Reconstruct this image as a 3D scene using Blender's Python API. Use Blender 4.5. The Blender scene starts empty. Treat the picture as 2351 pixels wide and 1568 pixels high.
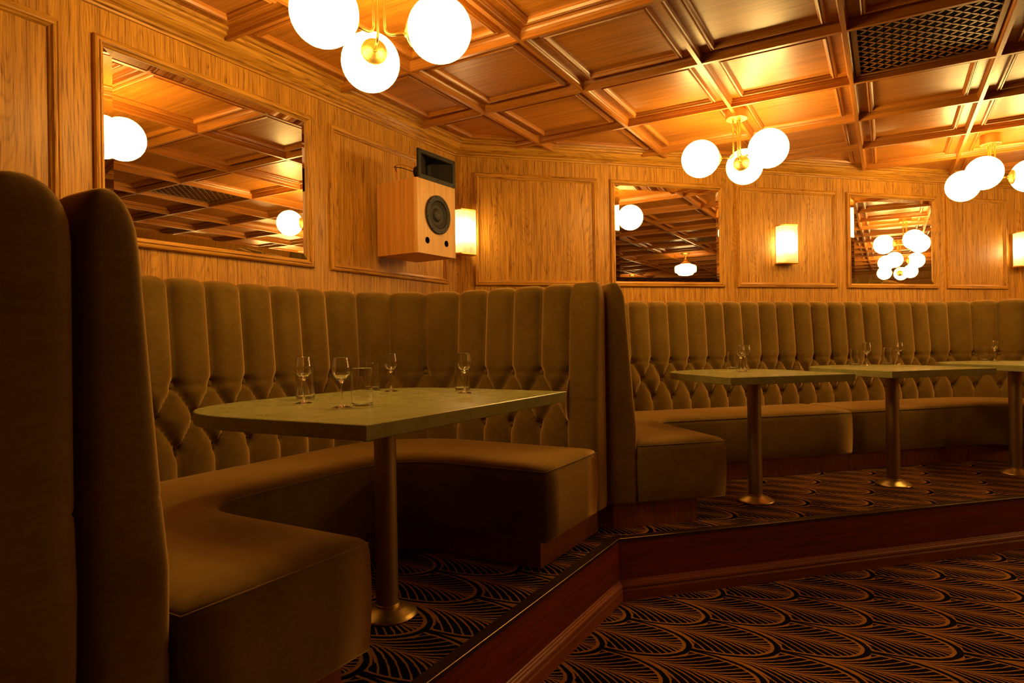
import bpy, bmesh, math, random
from mathutils import Vector, Matrix
from mathutils.geometry import tessellate_polygon
random.seed(4)
S = bpy.context.scene
COL = S.collection
PI = math.pi
R2 = math.sqrt(.5)

# ------------------------------------------------------------------ camera, world, exposure
F_PX, YAW, PITCH, ROLL, CAM_Z = 1480.17, -.528, .0023, -.0162, .92
def camera():
    cy, sy = math.cos(YAW), math.sin(YAW)
    f = Vector((sy*math.cos(PITCH), cy*math.cos(PITCH), math.sin(PITCH)))
    r = Vector((cy, -sy, 0)); u = r.cross(f)
    cr, sr = math.cos(ROLL), math.sin(ROLL)
    R, U = r*cr+u*sr, u*cr-r*sr
    cam = bpy.data.cameras.new('camera'); cam.sensor_width = 36; cam.lens = F_PX/2351*36
    cam.clip_start = .02; cam.clip_end = 60
    o = bpy.data.objects.new('camera', cam); COL.objects.link(o)
    m = Matrix((R, U, -f)).transposed().to_4x4(); m.translation = (0, 0, CAM_Z)
    o.matrix_world = m; S.camera = o
camera()
W = bpy.data.worlds.new('world'); S.world = W; W.use_nodes = True
W.node_tree.nodes['Background'].inputs[0].default_value = (1, .62, .3, 1)
W.node_tree.nodes['Background'].inputs[1].default_value = .001
S.view_settings.view_transform = 'Standard'; S.view_settings.look = 'None'
S.view_settings.gamma = 1; S.view_settings.use_curve_mapping = False
S.view_settings.exposure = 0.0
GLOBE_EMIT = 31.0
SCONCE_EMIT = 105.0
SCHOOL_EMIT = 14.0
LIGHT_COL = (1.0, .61, .17)

# ------------------------------------------------------------------ node helpers
class NT:
    def __init__(s, name):
        s.m = bpy.data.materials.new(name); s.m.use_nodes = True
        s.t = s.m.node_tree; s.bsdf = s.t.nodes['Principled BSDF']; s.out = s.t.nodes['Material Output']
    def n(s, typ, **kw):
        nd = s.t.nodes.new(typ)
        for k, v in kw.items(): setattr(nd, k, v)
        return nd
    def lk(s, a, b): s.t.links.new(a, b)
    def put(s, sock, v):
        if isinstance(v, (int, float)): sock.default_value = v
        elif isinstance(v, tuple): sock.default_value = v
        else: s.lk(v, sock)
    def math(s, op, a, b=None, c=None, clamp=False):
        nd = s.n('ShaderNodeMath', operation=op); nd.use_clamp = clamp
        s.put(nd.inputs[0], a)
        if b is not None: s.put(nd.inputs[1], b)
        if c is not None: s.put(nd.inputs[2], c)
        return nd.outputs[0]
    def mix(s, f, a, b, blend='MIX'):
        nd = s.n('ShaderNodeMix', data_type='RGBA', blend_type=blend)
        s.put(nd.inputs[0], f); s.put(nd.inputs[6], a); s.put(nd.inputs[7], b)
        return nd.outputs[2]
    def noise(s, vec, scale, detail=2, rough=.5):
        nd = s.n('ShaderNodeTexNoise'); s.lk(vec, nd.inputs['Vector'])
        nd.inputs['Scale'].default_value = scale; nd.inputs['Detail'].default_value = detail
        nd.inputs['Roughness'].default_value = rough
        return nd.outputs['Fac']
    def ramp(s, f, pts):
        nd = s.n('ShaderNodeValToRGB'); e = nd.color_ramp.elements
        while len(e) < len(pts): e.new(.5)
        for i, (p, c) in enumerate(pts):
            e[i].position = p; e[i].color = c if len(c) == 4 else (*c, 1)
        s.lk(f, nd.inputs[0]); return nd.outputs[0]
    def mapping(s, vec, rot=(0, 0, 0), sc=(1, 1, 1), loc=(0, 0, 0)):
        nd = s.n('ShaderNodeMapping'); s.lk(vec, nd.inputs[0])
        nd.inputs['Rotation'].default_value = rot; nd.inputs['Scale'].default_value = sc
        nd.inputs['Location'].default_value = loc
        return nd.outputs[0]
    def obj(s): return s.n('ShaderNodeTexCoord').outputs['Object']
    def bump(s, h, strength=.2, dist=.002):
        nd = s.n('ShaderNodeBump'); nd.inputs['Strength'].default_value = strength
        nd.inputs['Distance'].default_value = dist; s.lk(h, nd.inputs['Height'])
        s.lk(nd.outputs[0], s.bsdf.inputs['Normal'])
    def p(s, **kw):
        for k, v in kw.items(): s.put(s.bsdf.inputs[k.replace('_', ' ')], v)
def C(r, g, b): return (r, g, b, 1)

def wood(name, along, light, dark, line=.55, rough=.34, coat=.35, seed=0., ringk=30., angle=0., spec=.5):
    """oak: thin dark growth lines and pores stretched along the given direction"""
    n = NT(name)
    v = n.obj()
    a = {'z': (0, 0, 0), 'x': (0, 0, 0), 'y': (0, 0, -PI/2), 't': (0, 0, -PI/4)}.get(along, (0, 0, 0))
    if angle: a = (0, 0, -angle)
    v = n.mapping(v, rot=a, loc=(seed, seed*.7, seed*.3))
    if along == 'z': sb, sp, sm = (4.2, 4.2, .42), (150, 150, 5), (48, 48, 1.3)
    else: sb, sp, sm = (.42, 4.2, 4.2), (5, 150, 150), (1.3, 48, 48)
    big = n.noise(n.mapping(v, sc=sb), 1.0, 2, .45)
    ph = n.math('MULTIPLY', big, ringk*6.0)
    rng = n.math('SINE', n.math('MULTIPLY', ph, 2.6))
    rng = n.ramp(n.math('MULTIPLY_ADD', rng, .5, .5), [(0, (0, 0, 0)), (.70, (.08,)*3), (.98, (1, 1, 1))])
    med = n.noise(n.mapping(v, sc=sm), 1.0, 3, .6)
    por = n.noise(n.mapping(v, sc=sp), 1.0, 2, .6)
    por = n.ramp(por, [(.50, (1, 1, 1)), (.66, (0, 0, 0))])
    med = n.ramp(med, [(.36, (0, 0, 0)), (.68, (1, 1, 1))])
    col = n.mix(med, C(*[min(1, a_*1.08) for a_ in light]), C(*[a_*.62+b_*.38 for a_, b_ in zip(light, dark)]))
    f = n.math('MULTIPLY', n.math('MULTIPLY', rng, n.math('MULTIPLY_ADD', n.math('SUBTRACT', 1.0, por), .7, .3)), line*.62)
    col = n.mix(f, col, C(*dark))
    f2 = n.math('MULTIPLY', n.math('SUBTRACT', 1.0, por), min(.62, line*.52))
    col = n.mix(f2, col, C(*dark))
    n.p(Base_Color=col, Roughness=rough, Coat_Weight=coat, Coat_Roughness=.22, Specular_IOR_Level=spec)
    n.bump(n.math('MULTIPLY', por, 1.0), .12, .0008)
    return n.m
OL, OD = (.62, .305, .034), (.15, .045, .004)
M = {}
for k, an in (('z', 0), ('x', 0), ('y', 0), ('t', 0)):
    M['oak_'+k] = wood('oak_along_'+k, k, OL, OD, line=1.15, rough=.48, coat=.05, spec=.28)
CL, CD = (.54, .205, .020), (.15, .038, .004)
M['ceil'] = wood('ceiling_oak', 'x', CL, CD, line=.5, rough=.42, coat=.26, seed=3.1, ringk=22)
M['ceil_x'] = wood('ceiling_oak_bars_x', 'x', (.52, .195, .022), CD, line=.45, rough=.38, coat=.22, seed=1.3)
M['ceil_y'] = wood('ceiling_oak_bars_y', 'y', (.52, .195, .022), CD, line=.45, rough=.38, coat=.22, seed=2.3)
M['ceil_t'] = wood('ceiling_oak_bars_t', 't', (.52, .195, .022), CD, line=.45, rough=.38, coat=.22, seed=2.3)
M['red_y'] = wood('red_stained_oak_dimmed_y', 'y', (.23, .028, .007), (.035, .004, .002), line=.95, rough=.42, coat=.15, seed=5.)  # riser: red stain, both runs also darkened to carry the dim light
M['red_t'] = wood('red_stained_oak_dimmed_t', 't', (.20, .024, .007), (.035, .004, .002), line=.95, rough=.42, coat=.15, seed=5., angle=.806)
M['skirt_lit_y'] = wood('skirting_oak_lit_y', 'y', (.36, .095, .020), (.10, .02, .006), line=.6, rough=.5, coat=.08, seed=6.)  # near run of the skirting, brighter light put into the colour
M['skirt_shaded_t'] = wood('skirting_oak_shaded_t', 't', (.24, .055, .013), (.06, .012, .004), line=.6, rough=.5, coat=.08, seed=6., angle=.806)  # same skirting, far run: shade put into the colour
M['plinth'] = wood('plinth_oak', 'z', (.26, .075, .02), (.09, .022, .007), line=.5, rough=.45, coat=.1, seed=7.)
M['ply'] = wood('birch_plywood', 'z', (.80, .46, .13), (.50, .22, .05), line=.35, rough=.5, coat=.1, seed=9., ringk=9)
M['ply_side'] = wood('stained_plywood', 'z', (.66, .30, .05), (.34, .12, .02), line=.3, rough=.45, coat=.15, seed=11., ringk=12)

def velvet():
    n = NT('mohair_velvet'); v = n.obj()
    big = n.noise(v, 5.0, 3, .6)
    fine = n.noise(v, 260.0, 2, .6)
    mid = n.noise(n.mapping(v, sc=(1, 1, 2.2)), 34.0, 3, .65)
    big = n.math('ADD', n.math('MULTIPLY', big, .6), n.math('MULTIPLY', mid, .4))
    c = n.mix(n.math('MULTIPLY_ADD', big, 3.2, -1.1, clamp=True), C(.112, .066, .007), C(.190, .117, .017))
    c = n.mix(n.math('MULTIPLY', fine, .35), c, C(.08, .045, .012))
    n.p(Base_Color=c, Roughness=.95, Specular_IOR_Level=.15, Sheen_Weight=1.0, Sheen_Roughness=.45, Sheen_Tint=C(1, .62, .20))
    n.bump(fine, .25, .0012)
    return n.m
M['velvet'] = velvet()
def piping_mat():
    n = NT('velvet_piping'); n.p(Base_Color=C(.19, .11, .025), Roughness=.9, Sheen_Weight=.6, Sheen_Roughness=.4, Sheen_Tint=C(1, .7, .3)); return n.m
M['piping'] = piping_mat()
def marble():
    n = NT('green_marble'); v = n.obj()
    a = n.noise(v, 13.0, 7, .68); b = n.noise(n.mapping(v, loc=(3, 1, 0)), 7.0, 8, .65)
    vein = n.ramp(n.math('ABSOLUTE', n.math('SUBTRACT', b, .5)), [(0, (1, 1, 1)), (.010, (.25,)*3), (.025, (0, 0, 0))])
    c = n.mix(a, C(.17, .178, .050), C(.42, .41, .135))
    c = n.mix(n.math('MULTIPLY', vein, .22), c, C(.48, .44, .24))
    n.p(Base_Color=c, Roughness=.26, Specular_IOR_Level=.5)
    return n.m
M['marble'] = marble()
def metal(name, col, rough):
    n = NT(name); v = n.obj()
    f = n.noise(n.mapping(v, sc=(30, 30, 4)), 3.0, 3, .6)
    n.p(Base_Color=C(*col), Metallic=1.0, Roughness=n.math('MULTIPLY_ADD', f, .12, rough-.06)); return n.m
M['brass'] = metal('brushed_brass', (.80, .50, .15), .40)
M['bronze'] = metal('satin_bronze', (.40, .30, .13), .46)
M['flange'] = metal('antique_brass', (.60, .43, .15), .36)
def plain(name, col, rough=.5, spec=.5, metallic=0.):
    n = NT(name); v = n.obj(); f = n.noise(v, 80., 2, .5)
    c = n.mix(n.math('MULTIPLY', f, .3), C(*col), C(*[x*.75 for x in col]))
    n.p(Base_Color=c, Roughness=rough, Specular_IOR_Level=spec, Metallic=metallic); return n.m
M['black'] = plain('black_plastic', (.009, .007, .005), .5, .3)
M['black_soft'] = plain('black_rubber', (.022, .018, .014), .6)
M['void'] = plain('matt_black_void', (.003, .0025, .002), .9, .1)
M['wire_orange'] = plain('orange_insulation', (.75, .16, .02), .5)
M['ply_edge'] = plain('plywood_edge', (.22, .09, .025), .6)
M['lattice'] = wood('lattice_oak', 'x', (.34, .15, .04), (.14, .05, .012), line=.3, rough=.4, coat=.3)
def mirror_mat():
    n = NT('mirror_silvering'); v = n.obj(); f = n.noise(v, 1.5, 1, .5)
    n.p(Base_Color=C(.88, .86, .80), Metallic=1.0, Roughness=n.math('MULTIPLY', f, .012)); return n.m
M['mirror'] = mirror_mat()
def glass_mat():
    n = NT('clear_glass'); v = n.obj(); f = n.noise(v, 20., 1, .5)
    n.p(Base_Color=C(1, 1, 1), Roughness=n.math('MULTIPLY', f, .01), IOR=1.47, Transmission_Weight=1.0, Specular_IOR_Level=.6); return n.m
M['glass'] = glass_mat()
def emit(name, strength, col=LIGHT_COL, cup=None):
    n = NT(name); v = n.obj(); f = n.noise(v, 3., 1, .5)
    n.p(Base_Color=C(.9, .88, .82), Roughness=.25, Emission_Color=C(*col))
    n.put(n.bsdf.inputs['Emission Strength'], n.math('MULTIPLY', n.math('MULTIPLY_ADD', f, .1, .95), strength))
    return n.m
M['globe'] = emit('lit_opal_glass', GLOBE_EMIT)
M['bulb'] = emit('lit_sconce_tube', SCONCE_EMIT, (1., .72, .34))
M['school'] = emit('lit_schoolhouse_glass', SCHOOL_EMIT, (1., .66, .24))
def ribbed():
    n = NT('ribbed_glass'); v = n.obj()
    tr = n.n('ShaderNodeBsdfTransparent'); tl = n.n('ShaderNodeBsdfTranslucent'); gl = n.n('ShaderNodeBsdfGlossy')
    tr.inputs[0].default_value = C(1, .98, .95); tl.inputs[0].default_value = C(1, .97, .92); gl.inputs[0].default_value = C(1, .9, .7)
    gl.inputs['Roughness'].default_value = .15
    f = n.noise(v, 60., 1, .5)
    m1 = n.n('ShaderNodeMixShader'); m2 = n.n('ShaderNodeMixShader')
    n.put(m1.inputs[0], n.math('MULTIPLY_ADD', f, .1, .42)); n.lk(tr.outputs[0], m1.inputs[1]); n.lk(tl.outputs[0], m1.inputs[2])
    m2.inputs[0].default_value = .10; n.lk(m1.outputs[0], m2.inputs[1]); n.lk(gl.outputs[0], m2.inputs[2])
    n.lk(m2.outputs[0], n.out.inputs[0]); return n.m
M['ribbed'] = ribbed()

def carpet(name, tipx, tipy):
    """black carpet woven with rows of tan feather-veined scales, tips to +x"""
    n = NT(name); m = n.math
    v = n.obj()
    wob = n.n('ShaderNodeTexNoise'); n.lk(v, wob.inputs['Vector']); wob.inputs['Scale'].default_value = 45; wob.inputs['Detail'].default_value = 1
    sub = n.n('ShaderNodeVectorMath', operation='SUBTRACT'); n.lk(wob.outputs['Color'], sub.inputs[0]); sub.inputs[1].default_value = (.5,)*3
    sc = n.n('ShaderNodeVectorMath', operation='SCALE'); n.lk(sub.outputs[0], sc.inputs[0]); sc.inputs['Scale'].default_value = .006
    ad = n.n('ShaderNodeVectorMath', operation='ADD'); n.lk(v, ad.inputs[0]); n.lk(sc.outputs[0], ad.inputs[1])
    sp = n.n('ShaderNodeSeparateXYZ'); n.lk(ad.outputs[0], sp.inputs[0])
    x, y = sp.outputs[0], sp.outputs[1]
    P = .303; Q = .303
    xi = m('DIVIDE', m('SUBTRACT', tipx, x), P)           # 0 at a tip, growing away from it
    k = m('FLOOR', xi); xa = m('MULTIPLY', m('SUBTRACT', xi, k), P)     # distance behind the tip, 0..P
    par = m('MULTIPLY', m('MODULO', m('ADD', k, 400.), 2.), .5)
    def ycell(off):
        q = m('SUBTRACT', m('DIVIDE', m('SUBTRACT', y, tipy), Q), off)
        return m('MULTIPLY', m('SUBTRACT', q, m('ROUND', q)), Q)
    ya = ycell(par); yb = ycell(m('SUBTRACT', .5, par))
    u = m('SUBTRACT', 1., m('DIVIDE', xa, P))
    ra = m('SQRT', m('ADD', m('POWER', u, 2.3), m('POWER', m('ABSOLUTE', m('DIVIDE', ya, Q*.5)), 2.0)))
    ins = m('LESS_THAN', ra, 1.)
    XX = m('ADD', xa, m('MULTIPLY', m('SUBTRACT', 1., ins), P))
    YY = m('ADD', m('MULTIPLY', ya, ins), m('MULTIPLY', yb, m('SUBTRACT', 1., ins)))
    ay = m('ABSOLUTE', YY)
    d = m('MULTIPLY', m('ABSOLUTE', m('SUBTRACT', 1., ra)), .15)      # distance to the scale edge
    # width of black band and tan outline
    band = m('LESS_THAN', d, m('ADD', m('MULTIPLY', ins, .011), .001))
    outl = m('LESS_THAN', d, m('ADD', m('MULTIPLY', ins, .013), .007))
    # veins
    g = m('DIVIDE', m('ADD', XX, m('MULTIPLY', m('POWER', ay, .5), .66)), .041)
    g = m('ADD', g, m('MULTIPLY', m('GREATER_THAN', YY, 0.), .5))
    fr = m('SUBTRACT', g, m('FLOOR', g))
    tri = m('ABSOLUTE', m('SUBTRACT', fr, .5))             # 0 centre of dark club, .5 centre of tan vein
    th = m('ADD', .225, m('MINIMUM', m('MULTIPLY', ay, 2.6), .17))
    th = m('SUBTRACT', th, m('MULTIPLY', m('MAXIMUM', m('SUBTRACT', .020, d), 0.), 12.))      # dark clubs close before the outline
    tan = m('GREATER_THAN', tri, th)
    rib = m('LESS_THAN', ay, .003)
    tan = m('MAXIMUM', tan, rib)
    tan = m('MAXIMUM', tan, outl)
    tan = m('MULTIPLY', tan, m('SUBTRACT', 1., band))
    pile = n.noise(v, 420., 2, .7)
    c = n.mix(tan, C(.0035, .0025, .004), C(.42, .185, .040))
    c = n.mix(m('MULTIPLY', pile, .45), c, C(.004, .002, .002))
    n.p(Base_Color=c, Roughness=.95, Specular_IOR_Level=.05)
    n.bump(pile, .5, .002)
    return n.m
M['carpet_low'] = carpet('patterned_carpet_lower', -.68, 2.81)
M['carpet_up'] = carpet('patterned_carpet_platform', -.69, 1.95)

# ------------------------------------------------------------------ mesh helpers
class MB:
    def __init__(s): s.v = []; s.f = []; s.mi = []; s.sm = []
    def add(s, verts, faces, mi=0, smooth=False):
        b = len(s.v); s.v += [tuple(p) for p in verts]
        for f in faces: s.f.append([b+i for i in f]); s.mi.append(mi); s.sm.append(smooth)
    def box(s, x0, x1, y0, y1, z0, z1, mi=0, T=None):
        P = [(x0, y0, z0), (x1, y0, z0), (x1, y1, z0), (x0, y1, z0), (x0, y0, z1), (x1, y0, z1), (x1, y1, z1), (x0, y1, z1)]
        if T: P = [tuple(T @ Vector(p)) for p in P]
        s.add(P, [(3, 2, 1, 0), (4, 5, 6, 7), (0, 1, 5, 4), (1, 2, 6, 5), (2, 3, 7, 6), (3, 0, 4, 7)], mi)
    def lathe(s, prof, n=32, T=None, mi=0, smooth=True, cap=True, close=False):
        if smooth:
            q = [prof[0]]
            for a, b in zip(prof, prof[1:]):
                L = math.hypot(b[0]-a[0], b[1]-a[1])
                if L > .0045:
                    e = min(.0009, L*.2)/L
                    q.append((a[0]+(b[0]-a[0])*e, a[1]+(b[1]-a[1])*e)); q.append((b[0]+(a[0]-b[0])*e, b[1]+(a[1]-b[1])*e))
                q.append(b)
            prof = q
        vs = []
        for r, z in prof:
            for i in range(n):
                a = 2*PI*i/n; vs.append(Vector((r*math.cos(a), r*math.sin(a), z)))
        if T: vs = [T @ p for p in vs]
        fs = []
        m = len(prof)
        for j in range(m if close else m-1):
            for i in range(n):
                i2 = (i+1) % n; j2 = (j+1) % m
                fs.append((j*n+i, j*n+i2, j2*n+i2, j2*n+i))
        if cap and not close:
            fs.append(tuple(range(n-1, -1, -1))); fs.append(tuple((m-1)*n+i for i in range(n)))
        s.add(vs, fs, mi, smooth)
    def tube(s, pts, r, n=10, mi=0, closed=False):
        pts = [Vector(p) for p in pts]; N = len(pts); vs = []; prev = None
        for i, p in enumerate(pts):
            if closed: d = (pts[(i+1) % N]-pts[i-1]).normalized()
            else: d = (pts[min(i+1, N-1)]-pts[max(i-1, 0)]).normalized()
            if prev is None:
                a = Vector((0, 0, 1)) if abs(d.z) < .9 else Vector((1, 0, 0))
                prev = d.cross(a).normalized()
            prev = (prev-d*prev.dot(d)).normalized(); q = d.cross(prev)
            for k in range(n):
                t = 2*PI*k/n; vs.append(p+(prev*math.cos(t)+q*math.sin(t))*r)
        fs = []
        for i in range(N if closed else N-1):
            j = (i+1) % N
            for k in range(n):
                k2 = (k+1) % n; fs.append((i*n+k, i*n+k2, j*n+k2, j*n+k))
        if not closed: fs += [tuple(range(n-1, -1, -1)), tuple((N-1)*n+k for k in range(n))]
        s.add(vs, fs, mi, True)
    def prism(s, poly, z0, z1, mi=0):
        n = len(poly)
        s.add([(x, y, z0) for x, y in poly]+[(x, y, z1) for x, y in poly],
              [tuple(range(n-1, -1, -1)), tuple(range(n, 2*n))]+[(i, (i+1) % n, n+(i+1) % n, n+i) for i in range(n)], mi)
    def build(s, name, mats, parent=None, loc=None, T=None):
        me = bpy.data.meshes.new(name)
        vs = s.v
        if loc is not None:
            L = Vector(loc); vs = [tuple(Vector(p)-L) for p in vs]
        me.from_pydata(vs, [], s.f)
        if not isinstance(mats, (list, tuple)): mats = [mats]
        for m in mats: me.materials.append(m)
        me.polygons.foreach_set('material_index', s.mi)
        me.polygons.foreach_set('use_smooth', s.sm)
        me.update(); me.validate()
        o = bpy.data.objects.new(name, me); COL.objects.link(o)
        if loc is not None and parent is None: o.location = loc
        if parent is not None: o.parent = parent
        return o
def bevel(o, w=.003, seg=2, ang=.6):
    m = o.modifiers.new('bevel', 'BEVEL'); m.width = w; m.segments = seg; m.limit_method = 'ANGLE'; m.angle_limit = ang
    return o
def thing(name, label, cat, loc=(0, 0, 0), rotz=0., group=None):
    o = bpy.data.objects.new(name, None); COL.objects.link(o); o.empty_display_size = .05
    o.location = loc; o.rotation_euler = (0, 0, rotz)
    o['label'] = label; o['category'] = cat
    if group: o['group'] = group
    return o
def tag(o, label, cat, group=None):
    o['label'] = label; o['category'] = cat
    if group: o['group'] = group
    return o
def struct(o): o['kind'] = 'structure'; return o
def dup(root, loc=None, rotz=None, label=None):
    r = root.copy(); COL.objects.link(r)
    if loc is not None: r.location = loc
    if rotz is not None: r.rotation_euler = (0, 0, rotz)
    if label: r['label'] = label
    for ch in list(root.children):
        c = ch.copy(); COL.objects.link(c); c.parent = r
        for g in list(ch.children):
            d = g.copy(); COL.objects.link(d); d.parent = c
    return r
def tn(t, n, z=0.): return ((t-n)*R2, (t+n)*R2, z)      # wall 2 frame: t along the wall, n into it
def tn2(t, n): return ((t-n)*R2, (t+n)*R2)

# ------------------------------------------------------------------ room dimensions
XL, D2 = -2.534, 4.343
YC = D2/R2 + XL                      # corner of left wall and slanted wall
TC = 5.745                           # t of the right-hand corner
XR0, Y3 = tn2(TC, D2)
XE, YE = 9.0, -4.5
Z_LOW, Z_T, Z_CEIL, Z_CROWN = -.282, 2.248, 2.292, 2.200
ROOM = [(XL, YE), (XE, YE), (XE, Y3), (XR0, Y3), (XL, YC)]     # ccw

def half_planes(poly):
    hs = []
    n = len(poly)
    for i in range(n):
        (x0, y0), (x1, y1) = poly[i], poly[(i+1) % n]
        dx, dy = x1-x0, y1-y0; L = math.hypot(dx, dy)
        nx, ny = -dy/L, dx/L          # inward for ccw
        hs.append((nx, ny, nx*x0+ny*y0))
    return hs
def clip(poly, h):
    nx, ny, c = h; out = []
    for i in range(len(poly)):
        a, b = poly[i], poly[(i+1) % len(poly)]
        da, db = nx*a[0]+ny*a[1]-c, nx*b[0]+ny*b[1]-c
        if da >= 0: out.append(a)
        if (da >= 0) != (db >= 0):
            t = da/(da-db); out.append((a[0]+(b[0]-a[0])*t, a[1]+(b[1]-a[1])*t))
    return out
def clean(poly, eps=.004):
    out = []
    for p in poly:
        if not out or math.hypot(p[0]-out[-1][0], p[1]-out[-1][1]) > eps: out.append(p)
    if len(out) > 1 and math.hypot(out[0][0]-out[-1][0], out[0][1]-out[-1][1]) <= eps: out.pop()
    return out
def inset(poly, d):
    p = list(poly)
    for h in half_planes(poly):
        p = clip(p, (h[0], h[1], h[2]+d))
        if not p: return []
    return clean(p)
def miter(poly, d):
    """inset keeping vertex count (2D list)"""
    n = len(poly); out = []
    for i in range(n):
        p0, p1, p2 = poly[i-1], poly[i], poly[(i+1) % n]
        a = (p1[0]-p0[0], p1[1]-p0[1]); b = (p2[0]-p1[0], p2[1]-p1[1])
        la, lb = math.hypot(*a) or 1e-9, math.hypot(*b) or 1e-9
        na, nb = (-a[1]/la, a[0]/la), (-b[1]/lb, b[0]/lb)
        m = (na[0]+nb[0], na[1]+nb[1]); q = m[0]*na[0]+m[1]*na[1]
        q = max(q, .25)
        out.append((p1[0]+m[0]*d/q, p1[1]+m[1]*d/q))
    return out
def ring_mould(mb, poly, prof, place, mis=None):
    """sweep profile [(inset, height)] around polygon with mitred corners; place(x, y, h) -> 3D"""
    n = len(poly); rings = [[place(p[0], p[1], h) for p in miter(poly, u)] for u, h in prof]
    vs = [v for r in rings for v in r]
    for i in range(n):
        j = (i+1) % n
        fs = [(k*n+i, k*n+j, (k+1)*n+j, (k+1)*n+i) for k in range(len(prof)-1)]
        # own verts per edge so that materials and shading stay crisp
        loc = {}; vv = []; ff = []
        for f in fs:
            g = []
            for q in f:
                if q not in loc: loc[q] = len(vv); vv.append(vs[q])
                g.append(loc[q])
            ff.append(tuple(g))
        mb.add(vv, ff, mis[i] if mis else 0)

# ------------------------------------------------------------------ structure: walls
def wall_quad(name, a, b, z0, z1, mat, th=.12):
    (x0, y0), (x1, y1) = a, b
    dx, dy = x1-x0, y1-y0; L = math.hypot(dx, dy); nx, ny = dy/L*th, -dx/L*th   # outward for ccw
    mb = MB()
    P = [(x0, y0), (x1, y1), (x1+nx, y1+ny), (x0+nx, y0+ny)]
    mb.prism(P, z0, z1); return struct(mb.build(name, mat))
wall_quad('wall_left', (XL, YC), (XL, YE), Z_LOW, Z_CEIL, M['oak_z'])
wall_quad('wall_back', (XR0, Y3), (XL, YC), Z_LOW, Z_CEIL, M['oak_z'])
wall_quad('wall_right', (XE, Y3), (XR0, Y3), Z_LOW, Z_CEIL, M['oak_z'])
wall_quad('wall_far', (XE, YE), (XE, Y3), Z_LOW, Z_CEIL, M['oak_z'])
wall_quad('wall_front', (XL, YE), (XE, YE), Z_LOW, Z_CEIL, M['oak_z'])
mb = MB(); mb.prism(ROOM, Z_LOW-.05, Z_LOW); struct(mb.build('floor', M['carpet_low']))

# crown moulding, one piece per wall
CROWN = [(0, 2.200), (.010, 2.200), (.013, 2.209), (.024, 2.212), (.028, 2.220), (.034, 2.224), (.046, 2.229), (.062, 2.240),
         (.072, 2.255), (.078, 2.263), (.094, 2.266), (.098, 2.276), (.112, 2.279), (.116, 2.292)]
def crown():
    n = len(ROOM)
    mats = {0: M['oak_x'], 1: M['oak_y'], 2: M['oak_x'], 3: M['oak_t'], 4: M['oak_y']}
    for e in range(n):
        mb = MB(); rings = [miter(ROOM, u) for u, _ in CROWN]
        vs = []
        for (u, z), r in zip(CROWN, rings): vs += [(*r[e], z), (*r[(e+1) % n], z)]
        mb.add(vs, [(2*k, 2*k+1, 2*k+3, 2*k+2) for k in range(len(CROWN)-1)])
        struct(mb.build('trim_%d' % (e+1), mats[e]))
crown()

# ------------------------------------------------------------------ wall panel mouldings and mirrors
FR = [(0, 0), (0, .010), (.004, .016), (.010, .018), (.014, .015), (.018, .015), (.021, .019), (.026, .018), (.031, .010), (.036, .007), (.038, .004), (.040, 0)]
class Frame:      # local frame of a wall: s along, z up, h out of the wall
    def __init__(s, o, d, nrm): s.o, s.d, s.n = Vector((*o, 0)), Vector((*d, 0)), Vector((*nrm, 0))
    def at(s, a, z, h=0.): return tuple(s.o+s.d*a+s.n*h+Vector((0, 0, z)))
# left wall: s = -y so that (s, z) seen from the room runs left to right = +y ; use s=y with flipped winding
WL = Frame((XL, 0), (0, 1), (1, 0))
WB = Frame(tn2(0, D2), (R2, R2), (R2, -R2))
W3 = Frame((0, Y3), (1, 0), (0, -1))
def rect(a0, a1, z0, z1): return [(a0, z0), (a1, z0), (a1, z1), (a0, z1)]
trim_no = [6]
def panel_frame(w, a0, a1, z0, z1, hmat):
    mb = MB(); ring_mould(mb, rect(a0, a1, z0, z1), FR, lambda a, z, h: w.at(a, z, h), [0, 1, 0, 1])
    o = struct(mb.build('trim_%d' % trim_no[0], [hmat, M['oak_z']])); trim_no[0] += 1
    return o
def mirror(w, a0, a1, z0, z1, hmat, label, tilt=0.):
    c = ((a0+a1)/2, (z0+z1)/2)
    t = thing('wall_mirror', label, 'mirror', w.at(c[0], z0))
    t.location = w.at(c[0], z0, 0)
    L = Vector(t.location)
    def rel(mbx, name, mats): 
        mbx.v = [tuple(Vector(p)-L) for p in mbx.v]; return mbx.build(name, mats, t)
    mb = MB(); ring_mould(mb, rect(a0, a1, z0, z1), FR, lambda a, z, h: w.at(a, z, h*1.15), [0, 1, 0, 1]); fr = rel(mb, 'frame', [hmat, M['oak_z']])
    I = .0385; B = .030
    def pl(a, z, h): return w.at(a, z, h+math.tan(tilt)*(a-c[0]))
    mb = MB(); g = rect(a0+I+B, a1-I-B, z0+I+B, z1-I-B); mb.add([pl(a, z, .0080) for a, z in g], [(0, 1, 2, 3)])
    gl = rel(mb, 'mirror_glass', M['mirror'])
    mb = MB(); ring_mould(mb, rect(a0+I, a1-I, z0+I, z1-I), [(0, .0035), (B, .0080)], pl)
    be = rel(mb, 'bevelled_edge', M['mirror'])
    return t
ZB, ZTP = 1.318, 2.095
panel_frame(WL, -.05, 1.177, ZB, ZTP, M['oak_y'])
mirror(WL, 1.286, 2.338, ZB, ZTP, M['oak_y'], 'largest mirror, in an oak frame on the left wall beside the speaker', 0.)
panel_frame(WL, 2.452, 3.499, ZB, ZTP, M['oak_y'])
panel_frame(WB, .888, 1.795, ZB, ZTP, M['oak_t'])
mirror(WB, 1.894, 2.827, ZB, ZTP, M['oak_t'], 'back wall mirror just above the booth divider, between two plain oak panels', 0.)
panel_frame(WB, 2.937, 3.853, ZB, ZTP, M['oak_t'])
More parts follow.
